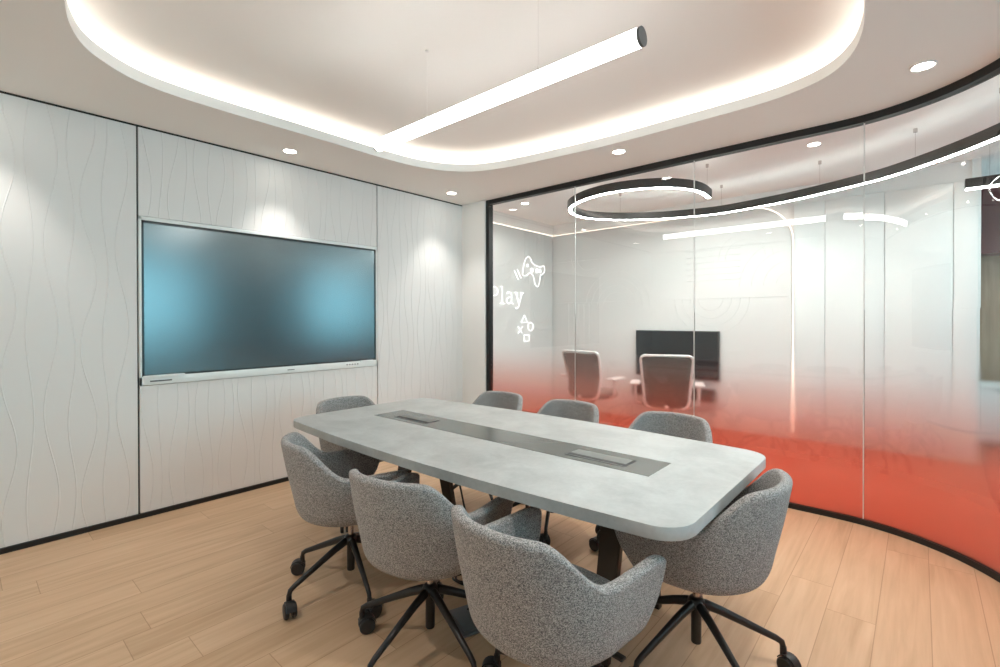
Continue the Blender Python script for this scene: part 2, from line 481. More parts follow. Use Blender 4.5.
wp(.841, 2.754, .034, .908, .078, 6, 'white embossed wall panel below the big screen')
wp(2.766, 3.93, .034, 2.687, .078, 8, 'tall white embossed wall panel right of the big screen')

# ------------------------------------------------------------------ interactive display
tv = empty('wall_display', 'large dark matte display in a silver white frame set into the embossed wall', 'screen', (0, 1.797, .914))
def tvbox(name, y0, y1, z0, z1, x0, x1, mat, parent=tv, bevel=0.003):
    return obj(name, B(x0, x1, y0 - 1.797, y1 - 1.797, z0 - .914, z1 - .914, bevel=bevel), mat, parent, smooth=40)
bm = bmesh.new()
Y0, Y1, Z0, Z1 = .838, 2.755, .912, 2.078
for a in ((Y0, Y1, Z1 - .026, Z1), (Y0, Y1, Z0, Z0 + .058), (Y0, Y0 + .016, Z0, Z1), (Y1 - .016, Y1, Z0, Z1)):
    box(bm, -.028, .009, a[0] - 1.797, a[1] - 1.797, a[2] - .914, a[3] - .914, bevel=.002)
obj('frame', bm, M['tvframe'], tv, smooth=40)
bm = bmesh.new()
for a in ((Y0 + .016, Y1 - .016, Z1 - .044, Z1 - .026), (Y0 + .016, Y1 - .016, Z0 + .058, Z0 + .07), (Y0 + .016, Y0 + .03, Z0 + .058, Z1 - .026), (Y1 - .03, Y1 - .016, Z0 + .058, Z1 - .026)):
    box(bm, -.025, .005, a[0] - 1.797, a[1] - 1.797, a[2] - .914, a[3] - .914)
obj('screen_border', bm, M['tvblack'], tv)
tvbox('screen', Y0 + .03, Y1 - .03, Z0 + .07, Z1 - .044, -.025, .002, M['screen'], bevel=0)
tvbox('pen_tray', Y0 + .02, Y0 + .27, Z0 + .052, Z0 + .066, .004, .018, M['tvframe'])
for k in range(5):
    yb = 2.42 + k * .028
    tvbox('button', yb - .006, yb + .006, Z0 + .027, Z0 + .036, .007, .012, M['tvblack'], bevel=.001)
tvbox('speaker_grille', Y0 + .06, Y0 + .19, Z0 + .02, Z0 + .03, .007, .0105, M['capgrey'], bevel=.001)
tvbox('maker_plate', 1.86, 1.92, Z0 + .024, Z0 + .031, .007, .0105, M['boxgrey'], bevel=.001)
tvbox('sensor_strip', 2.56, 2.70, Z0 + .045, Z0 + .062, .004, .018, M['tvframe'])

# ------------------------------------------------------------------ glass partition
def sub_path(path, a0, a1, n=40):
    """portion of a plan path between two arc lengths"""
    P = [Vector(p) for p in path]; acc = [0]
    for i in range(1, len(P)): acc.append(acc[-1] + (P[i] - P[i - 1]).length)
    out = []
    def at(s):
        for i in range(1, len(P)):
            if s <= acc[i] + 1e-9:
                t = (s - acc[i - 1]) / (acc[i] - acc[i - 1]); return P[i - 1].lerp(P[i], t)
        return P[-1]
    out.append(at(a0))
    for i in range(len(P)):
        if a0 + 1e-4 < acc[i] < a1 - 1e-4: out.append(P[i])
    out.append(at(a1)); return [(p.x, p.y) for p in out], acc[-1]
GP = glass_path(.36, n=28)
total = sub_path(GP, 0, .1)[1]
cuts = [.05, 1.51 - .36, 2.645 - .36, 3.752 - .36, 3.752 - .36 + 1.75, total - 1.1, total]
glab = ['clear glass pane next to the black jamb with red film fading up from the floor', 'second glass pane from the black jamb with red gradient film', 'third glass pane from the black jamb with red gradient film', 'curved glass pane with red gradient film at the right of the photo', 'glass pane beside the camera', 'glass pane behind the camera']
for i in range(6):
    a, b = cuts[i] + .0035, cuts[i + 1] - .0035
    sp, _ = sub_path(GP, a, b)
    bm = bmesh.new(); wall_strip(bm, sp, (.005, -.005), .036, 2.652)
    struct('window_%d' % (i + 1), bm, M['glass'], smooth=30, label=glab[i])
    if i < 5:
        sj, _ = sub_path(GP, b, b + .007)
        bm = bmesh.new(); wall_strip(bm, sj, (.0045, -.0045), .036, 2.652)
        struct('window_joint', bm, M['seal'], label='thin pale vertical joint between two glass panes')
bm = bmesh.new(); wall_strip(bm, GP, (.032, -.032), 2.652, H)
struct('trim_2', bm, M['black'], smooth=30, label='black head channel along the top of the curved glass')
bm = bmesh.new(); wall_strip(bm, GP, (.026, -.026), 0, .036)
struct('baseboard_right', bm, M['black'], smooth=30, label='black base channel along the foot of the curved glass')
struct('trim_3', B(.36, .405, GY - .035, GY + .035, 0, H), M['black'], label='black vertical jamb at the left end of the glass')
bm = bmesh.new(); wall_strip(bm, glass_path(-.05), (0, .05), H, HU)
struct('wall_bulkhead', bm, M['ceil'], smooth=30, label='bulkhead above the glass')

# ------------------------------------------------------------------ downlights
def spot(name, loc, power, col, size, blend, parent=None, rot=(0, 0, 0), rad=.04):
    l = bpy.data.lights.new(name, 'SPOT'); l.energy = power; l.color = col; l.spot_size = size; l.spot_blend = blend; l.shadow_soft_size = rad
    o = bpy.data.objects.new(name, l); link(o, parent); o.location = loc; o.rotation_euler = rot; return o
def downlight(x, y, z, label, group, power=13, size=1.4):
    d = empty('recessed_downlight', label, 'ceiling light', (x, y, z), 0, group)
    bm = bmesh.new(); lathe(bm, [(.058, 0), (.058, -.003), (.052, -.006), (.045, -.002), (.045, .0)], 32)
    obj('trim_ring', bm, M['taskwhite'], d, smooth=40)
    bm = bmesh.new(); lathe(bm, [(0, -.0045), (.044, -.0035), (.044, .0)], 32)
    obj('lens', bm, M['lens'], d, smooth=40)
    spot('lamp', (0, 0, -.02), power, (1, .95, .89), size, .7, d)
    return d
downlight(.276, 1.764, H, 'small round ceiling downlight above the big screen', 'meeting room downlights')
downlight(.309, 3.473, H, 'small round ceiling downlight in the corner by the black jamb', 'meeting room downlights')
downlight(2.223, 3.503, H, 'small round ceiling downlight between the cove and the straight glass head', 'meeting room downlights', 30, 1.7)
downlight(4.039, 3.39, H, 'large looking round ceiling downlight beside the curved glass at far right', 'meeting room downlights', 30, 1.7)
downlight(.276, .055, H, 'downlight washing the left embossed panel, outside the frame', 'meeting room downlights')
downlight(4.15, 1.3, H, 'downlight behind the camera near the glass', 'meeting room downlights', 30, 1.7)
downlight(2.2, -.35, H, 'downlight behind the camera near the back wall', 'meeting room downlights', 30, 1.7)

# ------------------------------------------------------------------ pendant tube
px0, px1, py, pz = 1.469, 3.2237, 1.7579, 2.4528
pend = empty('linear_pendant_light', 'long glowing white tube light hung on thin wires over the table', 'pendant light', (2.346, py, pz))
R0 = .0365
bm = bmesh.new(); lathe(bm, [(R0, px0 + .012 - 2.346), (R0, px1 - .012 - 2.346)], 40, axis='x')
obj('diffuser_tube', bm, M['ledtube'], pend, smooth=40)
bm = bmesh.new()
sec = [(R0 * 1.02 * math.sin(R_(a)), R0 * 1.02 * math.cos(R_(a))) for a in range(-45, 46, 10)]
sec += [(R0 * .9 * math.sin(R_(a)), R0 * .9 * math.cos(R_(a))) for a in range(45, -46, -10)]
e0 = [bm.verts.new((px0 + .012 - 2.346, y, z)) for y, z in sec]; e1 = [bm.verts.new((px1 - .012 - 2.346, y, z)) for y, z in sec]
bm.faces.new(e0); bm.faces.new(e1[::-1])
for i in range(len(sec)): bm.faces.new((e0[i], e0[(i + 1) % len(sec)], e1[(i + 1) % len(sec)], e1[i]))
obj('uplight_shield', bm, M['tvframe'], pend, smooth=40)  # cover added on the tube to cut its light on the raised ceiling
for a, b in ((px1 - .012, px1), (px0, px0 + .012)):
    bm = bmesh.new(); lathe(bm, [(R0 + .0005, a - 2.346), (R0 + .0005, b - 2.346)], 40, axis='x')
    obj('end_cap', bm, M['capgrey'], pend, smooth=40)
for x in (1.948, 2.722):
    bm = bmesh.new(); tube(bm, [(x - 2.346, 0, R0), (x - 2.346, 0, HU - pz)], .0007, 6)
    lathe(bm, [(.006, R0 - .002), (.006, R0 + .012), (.003, R0 + .02)], 12, center=(x - 2.346, 0, 0))
    lathe(bm, [(.010, HU - pz - .006), (.010, HU - pz)], 16, center=(x - 2.346, 0, 0))
    obj('suspension_wire', bm, M['taskwhite'], pend, smooth=40)

# ------------------------------------------------------------------ table
TC = (2.272, 1.935)
def table_outline(hl=1.241, he=.543, bow=.062, r=.115, n=14):
    """boat shaped outline with rounded corners, centred"""
    pts = []
    def side(x): return he + bow * (1 - (x / hl) ** 2)
    import itertools
    def corner(sx, sy, a0):
        out = []
        cx, cy = sx * (hl - r), sy * (side(hl - r) - r)
        for k in range(9):
            a = a0 + PI / 2 * k / 8
            out.append((cx + r * math.cos(a), cy + r * math.sin(a)))
        return out
    pts += corner(1, 1, 0)
    for k in range(1, n): x = (hl - r) * (1 - 2 * k / n); pts.append((x, side(x)))
    pts += corner(-1, 1, PI / 2)
    pts += corner(-1, -1, PI)
    for k in range(1, n): x = -(hl - r) * (1 - 2 * k / n); pts.append((x, -side(x)))
    pts += corner(1, -1, 1.5 * PI)
    return pts
tb = empty('conference_table', 'boat shaped concrete grey conference table with a dark inlaid strip and power boxes', 'table', (TC[0], TC[1], 0))
tt = obj('tabletop', prism(bmesh.new(), table_outline(), .697, .74, bevel=.002), M['concrete'], tb, smooth=40)
ix0, ix1, iy0, iy1 = 1.354 - TC[0], 3.224 - TC[0], 1.806 - TC[1], 2.036 - TC[1]
mid = 2.17 - TC[0]
for a, b in ((ix0, mid - .0008), (mid + .0008, ix1)):
    obj('inlay_strip', B(a, b, iy0, iy1, .7395, .7412), M['inlay'], tb)
for a, b in ((1.507, 1.812), (2.80, 3.098)):
    a -= TC[0]; b -= TC[0]; c0, c1 = 1.852 - TC[1], 1.968 - TC[1]
    pb = obj('power_box', B(a, b, c0, c1, .741, .7422, bevel=.0005), M['slot'], tb); pb['label'] = 'flush power box with a black slot beside its metal lid'
    ld = obj('lid', B(a + .006, b - .012, c0 + .036, c1 - .004, .7422, .7432, bevel=.0003), M['boxgrey'], pb); ld['label'] = 'brushed metal lid'
    br = obj('slot_bar', B(a + .004, b - .010, c0 + .003, c0 + .009, .7422, .7430, bevel=.0005), M['boxgrey'], pb)
    for k in range(4):
        xx = a + .05 + k * .06
        obj('socket_insert', B(xx, xx + .03, c0 + .019, c0 + .029, .742, .7426), M['rubber'], pb)
# trestle legs of dark bronze plate
def leg_plate(x, s):
    bm = bmesh.new()
    w, t = .05, .018
    top = (x, s * .10, .693); bot = (x, s * .25, .0)
    vs = []
    for (cx, cy, cz, ww) in ((bot[0], bot[1], bot[2], w * .8), (top[0], top[1], top[2], w)):
        for dx, dy in ((-ww, -t), (ww, -t), (ww, t), (-ww, t)): vs.append(bm.verts.new((cx + dx, cy + dy, cz)))
    for f in ((3, 2, 1, 0), (4, 5, 6, 7), (0, 1, 5, 4), (1, 2, 6, 5), (2, 3, 7, 6), (3, 0, 4, 7)): bm.faces.new([vs[i] for i in f])
    bmesh.ops.bevel(bm, geom=bm.edges[:], offset=.003, segments=2, affect='EDGES')
    return bm
for x in (3.075 - TC[0], 1.70 - TC[0]):
    for s in (-1, 1): obj('leg', leg_plate(x, s), M['bronze'], tb, smooth=40)
obj('beam', B(1.65 - TC[0], 3.12 - TC[0], -.035, .035, .655, .697, bevel=.003), M['bronze'], tb, smooth=40)
obj('cable_tray', B(1.92 - TC[0], 2.18 - TC[0], -.16, -.05, .50, .697, bevel=.006), M['bronze'], tb, smooth=40)

# ------------------------------------------------------------------ meeting chairs
def shell_mesh():
    W, D, yf, n = .272, .274, .235, 2.25
    # plan: list of (x, y, psi) from right arm tip round the back to the left arm tip
    plan = []
    na = 7
    for k in range(na): plan.append((W, yf * (1 - k / na), 90 + 60 * (1 - k / na)))
    m = 26
    for k in range(m + 1):
        a = PI * k / m
        ca, sa = math.cos(a), math.sin(a)
        x = W * math.copysign(abs(ca) ** (2 / n), ca); y = -D * abs(sa) ** (2 / n)
        plan.append((x, y, abs(90 - math.degrees(a))))
    for k in range(1, na + 1): plan.append((-W, yf * k / na, 90 + 60 * k / na))
    def top(psi, y):
        base = .788 - .010 * (psi / 60) ** 2
        lo = .632 + .006 * max(0, (psi - 90) / 60)
        t = min(1, max(0, (psi - 37) / 42)); t = t * t * (3 - 2 * t)
        z = base * (1 - t) + lo * t
        if psi > 148: z -= .022
        elif psi > 138: z -= .004
        return z
    prof = [(.405, .62), (.409, .76), (.42, .835), (.445, .875), (.49, .905), (.55, .935), (.62, .965), (.70, .99), (.80, 1.015), (.83, 1.02)]
    def K(z):
        for (z0, k0), (z1, k1) in zip(prof, prof[1:]):
            if z <= z1: return k0 + (k1 - k0) * (z - z0) / (z1 - z0)
        return prof[-1][1]
    bm = bmesh.new()
    fr = [0, .03, .09, .17, .28, .42, .56, .70, .82, .92, 1.0]
    cols = []
    for (x, y, psi) in plan:
        T = top(psi, y); c = []
        for f in fr:
            z = .405 + (T - .405) * f
            k = K(z)
            lean = -.035 * max(0, (z - .5) / .32) * max(0, -y / D)
            yy = y * k + lean
            if y > 0: yy = y * (1 - .35 * (1 - f) ** 2) * (k if f < .3 else 1 - (1 - k) * .6)
            c.append(bm.verts.new((x * k, yy, z)))
        cols.append(c)
    for a, b in zip(cols, cols[1:]):
        for i in range(len(fr) - 1): bm.faces.new((a[i], a[i + 1], b[i + 1], b[i]))
    # floor of the tub, right column to left column
    nc = len(cols)
    for i in range(nc // 2):
        j = nc - 1 - i
        if i + 1 < j - 1 + 1 and i + 1 <= j - 1:
            q = [cols[i][0], cols[i + 1][0], cols[j - 1][0], cols[j][0]]
            if len(set(q)) == 4: bm.faces.new(q)
            elif len(set(q)) == 3: bm.faces.new([q[0], q[1], q[3]])
    return bm
def make_shell():
    bm = shell_mesh()
    o = obj('shell', bm, M['fabric'], smooth=180)
    s = o.modifiers.new('Solidify', 'SOLIDIFY'); s.thickness = .040; s.offset = 0; s.use_even_offset = False
    u = o.modifiers.new('Subdivision', 'SUBSURF'); u.levels = 2; u.render_levels = 2
    return o
def rounded_slab(w, d, y0, z0, z1, bulge, n=2.8, seg=40):
    bm = bmesh.new()
    rings = []
    prof = [(.90, 0), (.97, .12), (1, .35), (1, .65), (.97, .88), (.90, .98), (.6, 1.0), (.3, 1.0)]
    for k, h in prof:
        r = []
        for i in range(seg):
            a = 2 * PI * i / seg; ca, sa = math.cos(a), math.sin(a)
            x = w * k * math.copysign(abs(ca) ** (2 / n), ca); y = y0 + d * k * math.copysign(abs(sa) ** (2 / n), sa)
            z = z0 + (z1 - z0) * h + (bulge * (1 - k) if h > .9 else 0)
            r.append(bm.verts.new((x, y, z)))
        rings.append(r)
    for a, b in zip(rings, rings[1:]):
        for i in range(seg): bm.faces.new((a[i], a[(i + 1) % seg], b[(i + 1) % seg], b[i]))
    bm.faces.new(rings[0][::-1]); bm.faces.new(rings[-1])
    return bm
def leg_bm():
    bm = bmesh.new()
    P = [(.0, 0, .240), (.035, 0, .237), (.09, 0, .217), (.17, 0, .182), (.25, 0, .146), (.295, 0, .126), (.317, 0, .112), (.323, 0, .092), (.323, 0, .078)]
    R = [.020, .0195, .0175, .0155, .0135, .0125, .012, .011, .0095]
    tube(bm, P, R, 12)
    for v in bm.verts: v.co.y *= .85
    return bm
def caster_bm():
    bm = bmesh.new()
    for s in (-1, 1):
        prof = [(0, s * .006), (.026, s * .006), (.0295, s * .010), (.0295, s * .020), (.026, s * .0235), (.012, s * .0245), (0, s * .0245)]
        lathe(bm, prof, 22, center=(.018, 0, .0297), axis='y')
    # hood over the wheels
    prof = []
    for k in range(9):
        a = PI * (.05 + .80 * k / 8)
        prof.append((.018 + .034 * math.cos(a), .031 + .034 * math.sin(a)))
    inner = [(.018 + (x - .018) * .90, .031 + (z - .031) * .90) for x, z in prof]
    lo = [bm.verts.new((x, -.017, z)) for x, z in prof + inner[::-1]]; hi = [bm.verts.new((x, .017, z)) for x, z in prof + inner[::-1]]
    n = len(lo); bm.faces.new(lo[::-1]); bm.faces.new(hi)
    for i in range(n): bm.faces.new((lo[i], lo[(i + 1) % n], hi[(i + 1) % n], hi[i]))
    tube(bm, [(0, 0, .055), (0, 0, .082)], .0105, 10)
    return bm
NEAR = 'grey tub chairs around the table'
ch0 = empty('tub_chair', 'x', 'chair', (0, 0, 0), 0, NEAR)
sh = make_shell(); sh.parent = ch0
obj('seat_cushion', rounded_slab(.225, .222, .008, .40, .475, .012), M['fabric'], ch0, smooth=180)
bm = bmesh.new(); box(bm, -.09, .09, -.10, .10, .364, .388, bevel=.004); tube(bm, [(.05, .03, .372), (.17, .05, .370), (.205, .05, .364)], .0055, 8); box(bm, .195, .235, .038, .062, .358, .368, bevel=.003)
obj('tilt_mechanism', bm, M['rubber'], ch0, smooth=40)
bm = bmesh.new(); lathe(bm, [(.0135, .225), (.0135, .37)], 20)
obj('gas_lift', bm, M['chrome'], ch0, smooth=40)
bm = bmesh.new(); lathe(bm, [(.018, .085), (.0195, .09), (.0195, .215), (.030, .22), (.034, .237), (.031, .255), (.022, .265), (.014, .267)], 24)
obj('hub', bm, M['legblack'], ch0, smooth=40)
legme = leg_bm(); lo = obj('leg', legme, M['legblack'], ch0, smooth=60)
co = obj('caster', caster_bm(), M['rubber'], lo, smooth=40, loc=(.323, 0, 0)); co.scale = (1.15, 1.15, 1.15)
legs0 = [lo]
for k in range(1, 5):
    l2 = lo.copy(); COL.objects.link(l2); l2.parent = ch0; l2.rotation_euler = (0, 0, 2 * PI * k / 5)
    c2 = co.copy(); COL.objects.link(c2); c2.parent = l2
    legs0.append(l2)
def copy_tree(o, parent=None):
    c = o.copy(); COL.objects.link(c); c.parent = parent
    for ch in list(o.children): copy_tree(ch, c)
    return c
def R(d): return math.radians(d)
# x, y, facing (deg, 0 = +y), base rotation (deg, world), label
chairs = [
    (1.84, 1.335, -20, 199, 'tub chair on the near side of the table closest to the big screen'),
    (2.50, 1.30, 10, 205, 'tub chair in the middle of the near side, between two others'),
    (3.14, 1.265, -6, 165, 'closest and largest tub chair, cut by the bottom edge of the photo'),
    (3.366, 1.93, 90, 250, 'tub chair at the right end of the table beside the red glass'),
    (1.08, 1.89, -90, 20, 'tub chair at the far end of the table under the big screen'),
    (1.56, 2.60, 180, 40, 'tub chair across the table, nearest the black jamb of the glass'),
    (2.20, 2.61, 180, 10, 'tub chair across the table, in the middle of the glass side'),
    (2.91, 2.62, 180, 60, 'tub chair across the table in front of the white task chair'),
]
for i, (x, y, f, b, lab) in enumerate(chairs):
    c = ch0 if i == 0 else copy_tree(ch0)
    c['label'] = lab
    c.location = (x, y, 0); c.rotation_euler = (0, 0, R(f))
    k = 0
    for ch in c.children:
        if ch.name.split('.')[0] == 'leg':
            ch.rotation_euler = (0, 0, R(b - f + 72 * k)); k += 1
            for cc in ch.children: cc.rotation_euler = (0, 0, R((37 * (i * 5 + k)) % 360))

# floor box and cables under the table -------------------------------------
fb = empty('floor_box', 'grey floor socket box among black cables under the table', 'floor socket', (2.50, 1.53, 0), R(-20))
obj('plate', B(-.10, .10, -.075, .075, 0, .012, bevel=.003), M['floorbox'], fb, smooth=40)
obj('lid', B(-.085, .085, -.06, .06, .012, .018, bevel=.002), M['floorbox'], fb, smooth=40)
bm = bmesh.new()
pts = [(2.46, 1.56, .02), (2.44, 1.66, .03)]
for k in range(40):
    a = k * .42
    pts.append((2.27 + .085 * math.cos(a) + .0015 * k, 1.74 + .075 * math.sin(a), .012 + .0016 * k + .012 * math.sin(a * 1.7)))
pts += [(2.24, 1.80, .16), (2.14, 1.84, .38), (2.10, 1.84, .496)]
tube(bm, [tuple(p) for p in catmull(pts, 4, closed=False)], .0055, 8)
o = obj('power_cable', bm, M['cable'], smooth=180); tag(o, 'black cable coiled on the floor under the table', 'cable')

# ------------------------------------------------------------------ room behind the glass
PF = 6.30
struct('wall_far_left', B(-.48, -.40, 4.03, 8.2, 0, HU), M['wallwhite'], label='left wall of the room behind the glass')
struct('wall_far_right', B(-.48, 4.46, PF + .06, PF + .16, 0, HU), M['wallwhite'], label='far wall of the room behind the glass')
# pale feature panels with lines in relief
def feature_far():
    out = [(-.36, 0), (2.93, 0)]
    r = .42
    for k in range(11):
        a = PI / 2 * k / 10
        out.append((2.93 - r + r * math.cos(a), 2.68 - r + r * math.sin(a)))
    out.append((-.36, 2.68))
    bm = bmesh.new()
    lo = [bm.verts.new((x, PF - .03, z)) for x, z in out]; hi = [bm.verts.new((x, PF, z)) for x, z in out]
    bm.faces.new(lo); bm.faces.new(hi[::-1])
    for i in range(len(lo)): bm.faces.new((lo[i], hi[i], hi[(i + 1) % len(lo)], lo[(i + 1) % len(lo)]))
    return bm
fp = struct('wall_feature', feature_far(), M['feature'], label='pale round cornered panel with thin relief lines behind the glass')
bm = bmesh.new()
def rel(pts): tube(bm, [(x, PF - .031, z) for x, z in pts], .002, 6)
for c, rs, a0, a1 in (((.75, 1.55), (.2, .3, .4, .5), 0, 180), ((2.05, 1.62), (.15, .25, .35, .45), 180, 360), ((2.93, 1.75), (.15, .28, .41, .54), 90, 180), ((2.45, 2.1), (.22, .3), 0, 180), ((.3, 2.3), (.2, .3), 180, 300)):
    for r in rs: rel([(c[0] + r * math.cos(R(a0 + (a1 - a0) * k / 24)), c[1] + r * math.sin(R(a0 + (a1 - a0) * k / 24))) for k in range(25)])
for k in range(6): rel([(1.75, 1.85 + .075 * k), (2.4, 1.85 + .075 * k)])
rel([(-.3, 1.62), (2.9, 1.62)]); rel([(-.3, 2.25), (2.9, 2.25)])
for k in range(5): rel([(-.05 + k * .09, .7), (-.05 + k * .09, 1.6)])
obj('relief_lines', bm, M['feature'], fp, smooth=180)
fl_ = struct('wall_feature', B(-.40, -.35, 4.04, PF - .04, 0, 2.68), M['feature'], label='pale panel behind the white neon sign')
bm = bmesh.new()
for c, rs in (((4.95, 2.45), (.25, .35, .45, .55)), ((5.95, 1.5), (.2, .3, .4))):
    for r in rs: tube(bm, [(-.349, c[0] + r * math.cos(PI * k / 20), c[1] - r * math.sin(PI * k / 20)) for k in range(21)], .002, 6)
for k in range(6): tube(bm, [(-.349, 5.55 + .1 * k, 1.9), (-.349, 5.55 + .1 * k, 2.66)], .003, 6)
obj('relief_lines', bm, M['feature'], fl_, smooth=180)
# halo strip behind the panel edges
bm = bmesh.new()
P = [(-.376, 4.1, 2.692), (-.376, PF + .025, 2.692), (2.93 - .42, PF + .025, 2.692)]
for k in range(1, 13):
    a = PI / 2 * (1 - k / 12); P.append((2.93 - .42 +   .432 * math.cos(a), PF + .025, 2.692 - .432 + .432 * math.sin(a)))
P.append((2.942, PF + .025, .05))
tube(bm, P, .007, 8)
o = obj('halo_light_strip', bm, M['halo'], smooth=180); tag(o, 'warm glowing light strip along the edge of the pale round cornered panel', 'light strip')

# tall white cupboards
cups = [(2.955, 3.245, 'narrow white cupboard right of the glowing panel edge'), (3.249, 3.754, 'wide white cupboard, second right of the glowing panel'), (3.758, 4.269, 'wide white cupboard, third right of the glowing panel'), (4.273, 4.438, 'slim white cupboard at the right end before the wood wall')]
for a, b, lab in cups:
    c = empty('tall_cupboard', lab, 'cupboard', ((a + b) / 2, PF + .03, 0), 0, 'white cupboards behind the glass')
    w = (b - a) / 2
    obj('body', B(-w + .006, w - .006, -.002, .028, .0, 2.66), M['darkpanel'], c)
    obj('door', B(-w, w, -.024, -.004, .06, 2.665, bevel=.002), M['cupboard'], c, smooth=40)
    obj('plinth', B(-w, w, -.012, .0, .0, .056), M['cupboard'], c)
# wall screen, shelf
d = empty('small_wall_screen', 'dark flat screen on the pale wall behind the glass', 'screen', (1.62, PF - .03, .60))
obj('housing', B(-.545, .545, -.045, 0, 0, .612, bevel=.004), M['tvblack'], d, smooth=40)
obj('screen', B(-.53, .53, -.048, -.044, .016, .598), M['tv2'], d)
d = empty('wall_media_shelf', 'dark wall mounted shelf under the small screen behind the glass', 'shelf', (1.60, PF - .03, .34))
obj('body', B(-.52, .52, -.16, 0, 0, .15, bevel=.004), M['darkpanel'], d, smooth=40)
obj('door', B(-.50, .0, -.172, -.158, .012, .138, bevel=.003), M['darkpanel'], d, smooth=40)
obj('door', B(.006, .50, -.172, -.158, .012, .138, bevel=.003), M['darkpanel'], d, smooth=40)

# neon sign on the left wall of that room
NX = -.325
def nl(bm, pts, r=.0062, closed=False): tube(bm, [(NX, y, z) for y, z in pts], r, 8, closed=closed)
def stand(bm, pts):
    for y, z in pts: tube(bm, [(-.349, y, z), (NX, y, z)], .003, 6)
def circ(y, z, r, n=20): return [(y + r * math.cos(2 * PI * k / n), z + r * math.sin(2 * PI * k / n)) for k in range(n)]
sg = empty('neon_sign', 'white neon sign spelling Play between a game controller and button shapes', 'neon sign', (0, 0, 0))
def letter(strokes, loops=()):
    bm = bmesh.new()
    for s in strokes: nl(bm, s)
    for s in loops: nl(bm, s, closed=True)
    return obj('letter', bm, M['neon'], sg, smooth=180)
b0 = 1.585
letter([[(4.77, b0), (4.77, b0 + .225)], [(4.735, b0), (4.805, b0)], [(4.735, b0 + .225), (4.77, b0 + .225)] + [(4.86 + .065 * math.cos(R(a)), b0 + .165 + .06 * math.sin(R(a))) for a in range(90, -91, -20)] + [(4.77, b0 + .105)]])
letter([[(4.985, b0 + .235), (5.02, b0 + .235), (5.02, b0)], [(4.975, b0), (5.065, b0)]])
letter([[(5.115, b0 + .145), (5.15, b0 + .165), (5.20, b0 + .16), (5.222, b0 + .13), (5.222, b0 + .02), (5.26, b0)]], [[(5.222, b0 + .09), (5.16, b0 + .095), (5.115, b0 + .07), (5.113, b0 + .025), (5.15, b0), (5.195, b0 + .012), (5.222, b0 + .04)]])
letter([[(5.285, b0 + .165), (5.355, b0 + .165)], [(5.32, b0 + .165), (5.385, b0 + .01)], [(5.42, b0 + .165), (5.495, b0 + .165)], [(5.46, b0 + .165), (5.375, b0 - .045), (5.335, b0 - .062), (5.305, b0 - .05)]])
CTL = [(5.486, 2.008), (5.474, 2.068), (5.505, 2.167), (5.545, 2.255), (5.616, 2.293), (5.664, 2.266), (5.704, 2.208), (5.785, 2.178), (5.911, 2.163), (5.987, 2.19), (6.022, 2.134), (5.974, 2.067), (5.91, 2.037), (5.889, 1.948), (5.847, 1.87), (5.785, 1.879), (5.752, 1.952), (5.724, 2.024), (5.643, 2.056), (5.564, 2.013)]
bm = bmesh.new(); nl(bm, [(p.x, p.y) for p in catmull([(a, b, 0) for a, b in CTL], 4)], .0055, True)
nl(bm, [(5.575, 2.185), (5.605, 2.135)]); nl(bm, [(5.62, 2.18), (5.56, 2.14)])
nl(bm, circ(5.70, 2.10, .03, 14), .0055, True); nl(bm, circ(5.82, 2.10, .028, 14), .0055, True); nl(bm, circ(5.90, 2.10, .022, 12), .0055, True)
nl(bm, [(5.285, 2.065), (5.371, 1.941)]); nl(bm, [(5.352, 2.082), (5.435, 1.964)])
obj('controller_outline', bm, M['neon'], sg, smooth=180)
bm = bmesh.new(); nl(bm, [(5.513, 1.429), (5.445, 1.32), (5.589, 1.32)], .0055, True); obj('triangle', bm, M['neon'], sg, smooth=180)
bm = bmesh.new(); nl(bm, circ(5.661, 1.258, .062), .0055, True); obj('circle', bm, M['neon'], sg, smooth=180)
bm = bmesh.new(); nl(bm, [(5.37, 1.26), (5.465, 1.165)], .0055); nl(bm, [(5.465, 1.26), (5.37, 1.165)], .0055); obj('cross', bm, M['neon'], sg, smooth=180)
bm = bmesh.new(); nl(bm, [(5.51, 1.135), (5.629, 1.135), (5.628, 1.045), (5.51, 1.045)], .0055, True); obj('square', bm, M['neon'], sg, smooth=180)
bm = bmesh.new(); stand(bm, [(4.77, 1.7), (5.02, 1.7), (5.16, b0), (5.42, b0 + .05), (5.62, 2.29), (5.85, 1.872), (5.51, 1.135), (5.6, 1.32), (5.661, 1.32), (5.417, 1.212)])
obj('bracket', bm, M['seal'], sg)

# curled ring light and its long curved tail
RZ = 2.55
ring = [(2.467, 4.90), (2.478, 4.66), (2.425, 4.44), (2.26, 4.23), (2.02, 4.11), (1.74, 4.085), (1.45, 4.18), (1.20, 4.38), (1.075, 4.66), (1.10, 4.96), (1.33, 5.27), (1.68, 5.52), (2.02, 5.645), (2.35, 5.70), (2.755, 5.636), (3.136, 5.526), (3.658, 5.29), (3.905, 5.122), (4.194, 4.83), (4.43, 4.52), (4.75, 4.0), (5.1, 3.2)]
rp = [(p.x, p.y) for p in catmull([(a, b, 0) for a, b in ring], 6, closed=False)]
rl = empty('curved_pendant_light', 'black curled ring light with a long curved tail hung behind the glass', 'pendant light', (0, 0, 0))
bm = bmesh.new(); wall_strip(bm, rp, (.03, -.03), RZ + .004, RZ + .085); obj('housing', bm, M['black'], rl, smooth=40)
bm = bmesh.new(); wall_strip(bm, rp, (.017, -.017), RZ + .001, RZ + .006); obj('diffuser', bm, M['ring'], rl, smooth=40)
bm = bmesh.new(); wall_strip(bm, rp, (.012, -.012), RZ + .0845, RZ + .0865); ud = obj('uplight_diffuser', bm, M['uplight'], rl, smooth=40)
